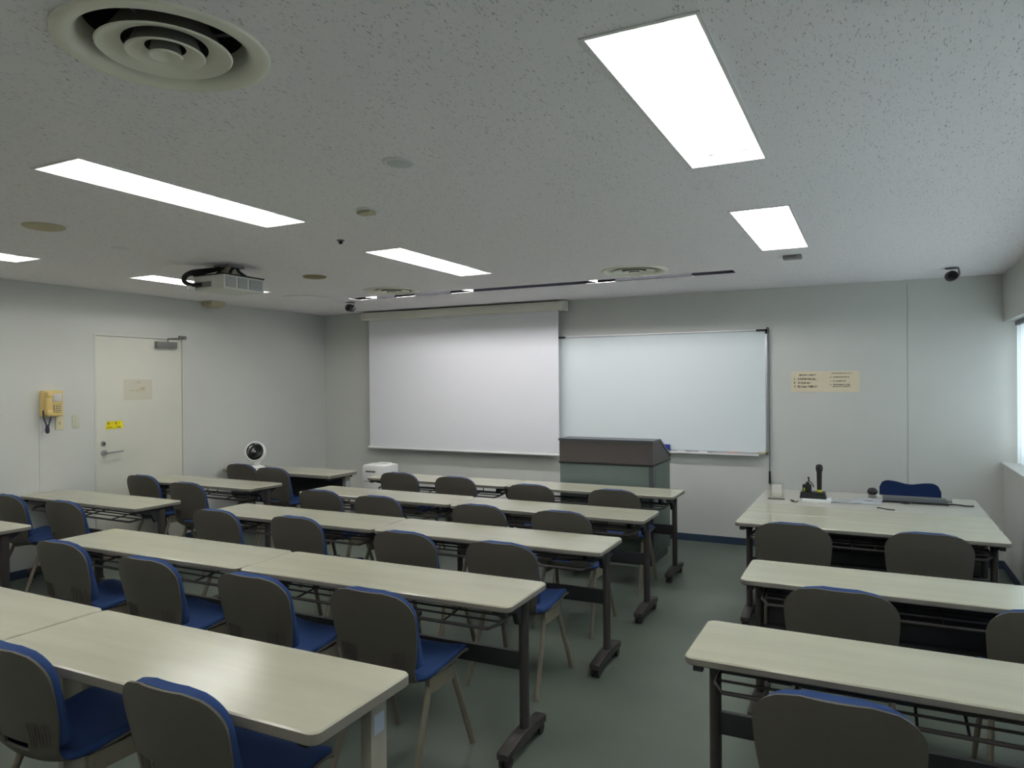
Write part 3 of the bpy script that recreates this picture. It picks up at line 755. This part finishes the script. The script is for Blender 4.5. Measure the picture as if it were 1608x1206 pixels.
# ------------------------------------------------------------------ lectern, purifier, fan
t = thing('lectern', 'grey-green lectern with dark brown upper band in front of the whiteboard', 'lectern', (-2.135, 6.39, 0))
hx = .435
obj('body', box(B(), -hx, hx, -.285, .30, .07, .87, bev=.003), 'podium_green', t)
obj('base', box(B(), -hx+.02, hx-.02, -.265, .28, 0, .07), 'podium_trim', t)
bm = B(); prism(bm, [(-.29, .885), (-.29, 1.075), (-.06, 1.075), (.305, .905), (.305, .885)], -hx-.002, hx+.002, 'x'); obj('upper_band', bm, 'podium_brown', t)
obj('lower_trim', box(B(), -hx-.006, hx+.006, -.296, .31, .868, .886, bev=.002), 'black', t)
bm = B(); prism(bm, [(-.30, 1.075), (-.30, 1.095), (-.05, 1.095), (.315, .925), (.315, .905), (-.055, 1.076)], -hx-.008, hx+.008, 'x'); obj('sloped_top', bm, 'podium_trim', t)
obj('corner_post', box(B(), hx-.035, hx+.003, -.2875, -.25, .07, .868), 'podium_trim', t)
obj('door_line', box(B(), hx-.001, hx+.002, -.20, .24, .12, .83, bev=.001), 'podium_green', t)

t = thing('air_purifier', 'white air purifier standing on the floor left below the screen', 'air purifier', (-4.785, 6.34, 0))
bm = B(); box(bm, -.15, .15, -.13, .13, .01, .735, bev=.028); obj('body', bm, 'white', t)
obj('side_panel', box(B(), -.165, -.145, -.11, .11, .03, .70, bev=.006), 'offwhite', t)
bm = B(); box(bm, -.1, .03, -.133, -.125, .655, .672); obj('handle_slot', bm, 'midgrey', t)
bm = B(); lathe(bm, [(.1, .732), (.095, .742), (.07, .746), (0, .746)], 32, c=(.03, 0, 0)); obj('top_cover', bm, 'white', t)
for k in range(6): obj('outlet_slat', box(B(), -.05, .11, -.06+k*.024, -.056+k*.024, .744, .751), 'offwhite', t)
obj('printed_mark', print_rows([(-.12, -.03, .565, .014)], 21), 'grey', t, loc=(0, -.131, 0))
obj('base', box(B(), -.135, .135, -.115, .115, 0, .012), 'midgrey', t)

t = thing('desk_fan', 'small white fan with black round front on the corner table', 'fan', (-6.005, 5.74, .70), .6)
obj('base', lathe(B(), [(.105, 0), (.105, .008), (.095, .016), (.05, .03), (.045, .035)], 36, caps=True), 'white', t)
obj('neck', lathe(B(), [(.05, .02), (.045, .05), (.055, .085), (.06, .10)], 28), 'white', t)
bm = B(); lathe(bm, [(.0, -.10), (.05, -.095), (.09, -.07), (.118, -.02), (.125, .02), (.121, .05), (.108, .062), (.1, .058), (.098, .03)], 40, axis='y', c=(0, 0, .185))
bmesh.ops.rotate(bm, verts=bm.verts[:], cent=(0, 0, .185), matrix=Matrix.Rotation(-.22, 3, 'X')); hsg = obj('housing', bm, 'white', t)
bm = B(); lathe(bm, [(.1, .05), (.085, .056), (.05, .05), (.03, .054), (0, .056)], 36, axis='y', c=(0, 0, .185))
bmesh.ops.rotate(bm, verts=bm.verts[:], cent=(0, 0, .185), matrix=Matrix.Rotation(-.22, 3, 'X')); obj('front_grille', bm, 'blackgloss', t)
bm = B(); lathe(bm, [(.013, .058), (.01, .062), (0, .064)], 20, axis='y', c=(0, 0, .185))
bmesh.ops.rotate(bm, verts=bm.verts[:], cent=(0, 0, .185), matrix=Matrix.Rotation(-.22, 3, 'X')); obj('hub_badge', bm, 'steel', t)
t.scale = (.9, .9, .93)

# ------------------------------------------------------------------ things on the grey desk
ZD = .70
t = thing('document_tray', 'flat white box under the microphone charger', 'box', (-.375, 5.85, ZD))
obj('tray', box(B(), -.10, .10, -.07, .07, 0, .018, bev=.003), 'white', t); obj('tray_lid', box(B(), -.098, .098, -.068, .068, .018, .022), 'paper', t)
t = thing('microphone_charger', 'black charging base holding the wireless microphones', 'charger', (-.40, 5.87, ZD+.0225))
bm = B(); prism(bm, [(-.092, 0), (.092, 0), (.082, .045), (-.086, .045)], -.05, .05, 'y'); obj('base', bm, 'black', t)
obj('rear_pod', box(B(), -.075, -.012, -.02, .03, .045, .10, bev=.008), 'black', t)
obj('yellow_mark', box(B(), -.066, -.056, -.0215, -.0195, .05, .075), 'mic_yellow', t)
t = thing('wireless_microphone', 'tall black handheld microphone with yellow ring in the charger', 'microphone', (-.357, 5.87, ZD+.0675))
obj('handle', cyl(B(), (0, 0, 0), (0, 0, .155), .016, .019, 18), 'black', t)
obj('yellow_ring', cyl(B(), (0, 0, .002), (0, 0, .02), .0175, n=18), 'mic_yellow', t)
obj('grille_head', lathe(B(), [(.019, .15), (.025, .17), (.026, .19), (.02, .206), (0, .212)], 20), 'black', t)
t = thing('lapel_microphone', 'small black lapel microphone with curly lead on the charger', 'microphone', (-.44, 5.87, ZD+.122))
obj('clip', box(B(), -.012, .014, -.008, .008, .0, .018, bev=.003), 'black', t)
bm = B(); tube(bm, smooth_path([(.0, 0, .012), (.012, 0, .045), (.004, 0, .055), (.012, 0, .03), (.035, 0, .005), (.045, 0, -.02)]), .004, 6); obj('lead', bm, 'black', t)
t = thing('acrylic_stand', 'clear acrylic leaflet stand at the left end of the grey desk', 'stand', (-.66, 5.87, ZD))
obj('back_plate', box(B(), -.055, .055, .0, .003, 0, .125), 'acrylic', t); obj('front_plate', box(B(), -.055, .055, -.045, -.042, .0, .05), 'acrylic', t)
obj('leaflet', box(B(), -.035, .035, -.004, -.002, .012, .11), 'paper_pink', t); obj('base_plate', box(B(), -.06, .06, -.05, .01, 0, .003), 'acrylic', t)
for x, y, a, w, h, lb in ((-.19, 5.90, .1, .1, .07, 'white sheet of paper beside the charger on the grey desk'), (-.05, 5.92, -.05, .11, .08, 'white sheet of paper in the middle of the grey desk'), (.0, 6.08, .15, .08, .06, 'sheet of paper under the round black microphone')):
    bm = B(); n = 6; g = [[bm.verts.new((-w+2*w*i/n, -h+2*h*j/n, .0012+.003*math.sin(i*1.3+j))) for i in range(n+1)] for j in range(n+1)]
    for j in range(n):
        for i in range(n): quad(bm, (g[j][i], g[j][i+1], g[j+1][i+1], g[j+1][i]))
    bmesh.ops.solidify(bm, geom=bm.faces[:], thickness=.0012)
    tag(obj('paper_sheet', bm, 'paper', loc=(x, y, ZD+.0035), rz=a), lb, 'paper', 'papers on the grey desk')
t = thing('table_microphone', 'round black puck microphone on the grey desk, left of the chair', 'microphone', (.0, 6.2, ZD+.008))
obj('foot', lathe(B(), [(.03, 0), (.032, .01), (.026, .02)], 24, caps=True), 'grey', t)
obj('dome', lathe(B(), [(.026, .018), (.036, .03), (.036, .05), (.024, .066), (0, .07)], 24), 'black', t)
t = thing('document_device', 'flat dark grey device with black edge before the lecturer chair', 'device', (.28, 6.13, ZD))
bm = B(); prism(bm, [(-.11, 0), (.11, 0), (.11, .02), (-.09, .014)], -.21, .21, 'x'); obj('body', bm, 'podium_trim', t)
obj('front_edge', box(B(), -.212, .212, -.116, -.095, .0, .016, bev=.003), 'black', t)
obj('side_knob', cyl(B(), (.212, 0, .02), (.24, 0, .02), .013, n=12), 'grey', t)
def cable(pts, r, m, lb):
    z = ZD + r + .0005
    bm = B(); tube(bm, smooth_path([(x, y, 0) for x, y in pts]), r, 6)
    tag(obj('cable', bm, m, loc=(0, 0, z)), lb, 'cable', 'cables on the grey desk')
cable([(.40, 6.04), (.46, 6.03), (.53, 6.06), (.60, 6.02), (.645, 6.04)], .006, 'black', 'thick black cable at the window end of the grey desk')
cable([(.06, 6.0), (.15, 6.02), (.22, 5.98), (.27, 6.03)], .005, 'black', 'black cable looping in front of the flat device')
cable([(.03, 5.72), (.06, 5.70), (.10, 5.66), (.14, 5.66)], .004, 'black', 'short black cable end at the front of the grey desk')
cable([(-.56, 5.82), (-.53, 5.8), (-.545, 5.76), (-.51, 5.75), (-.5, 5.79)], .0035, 'black', 'thin tangled lead left of the charger')
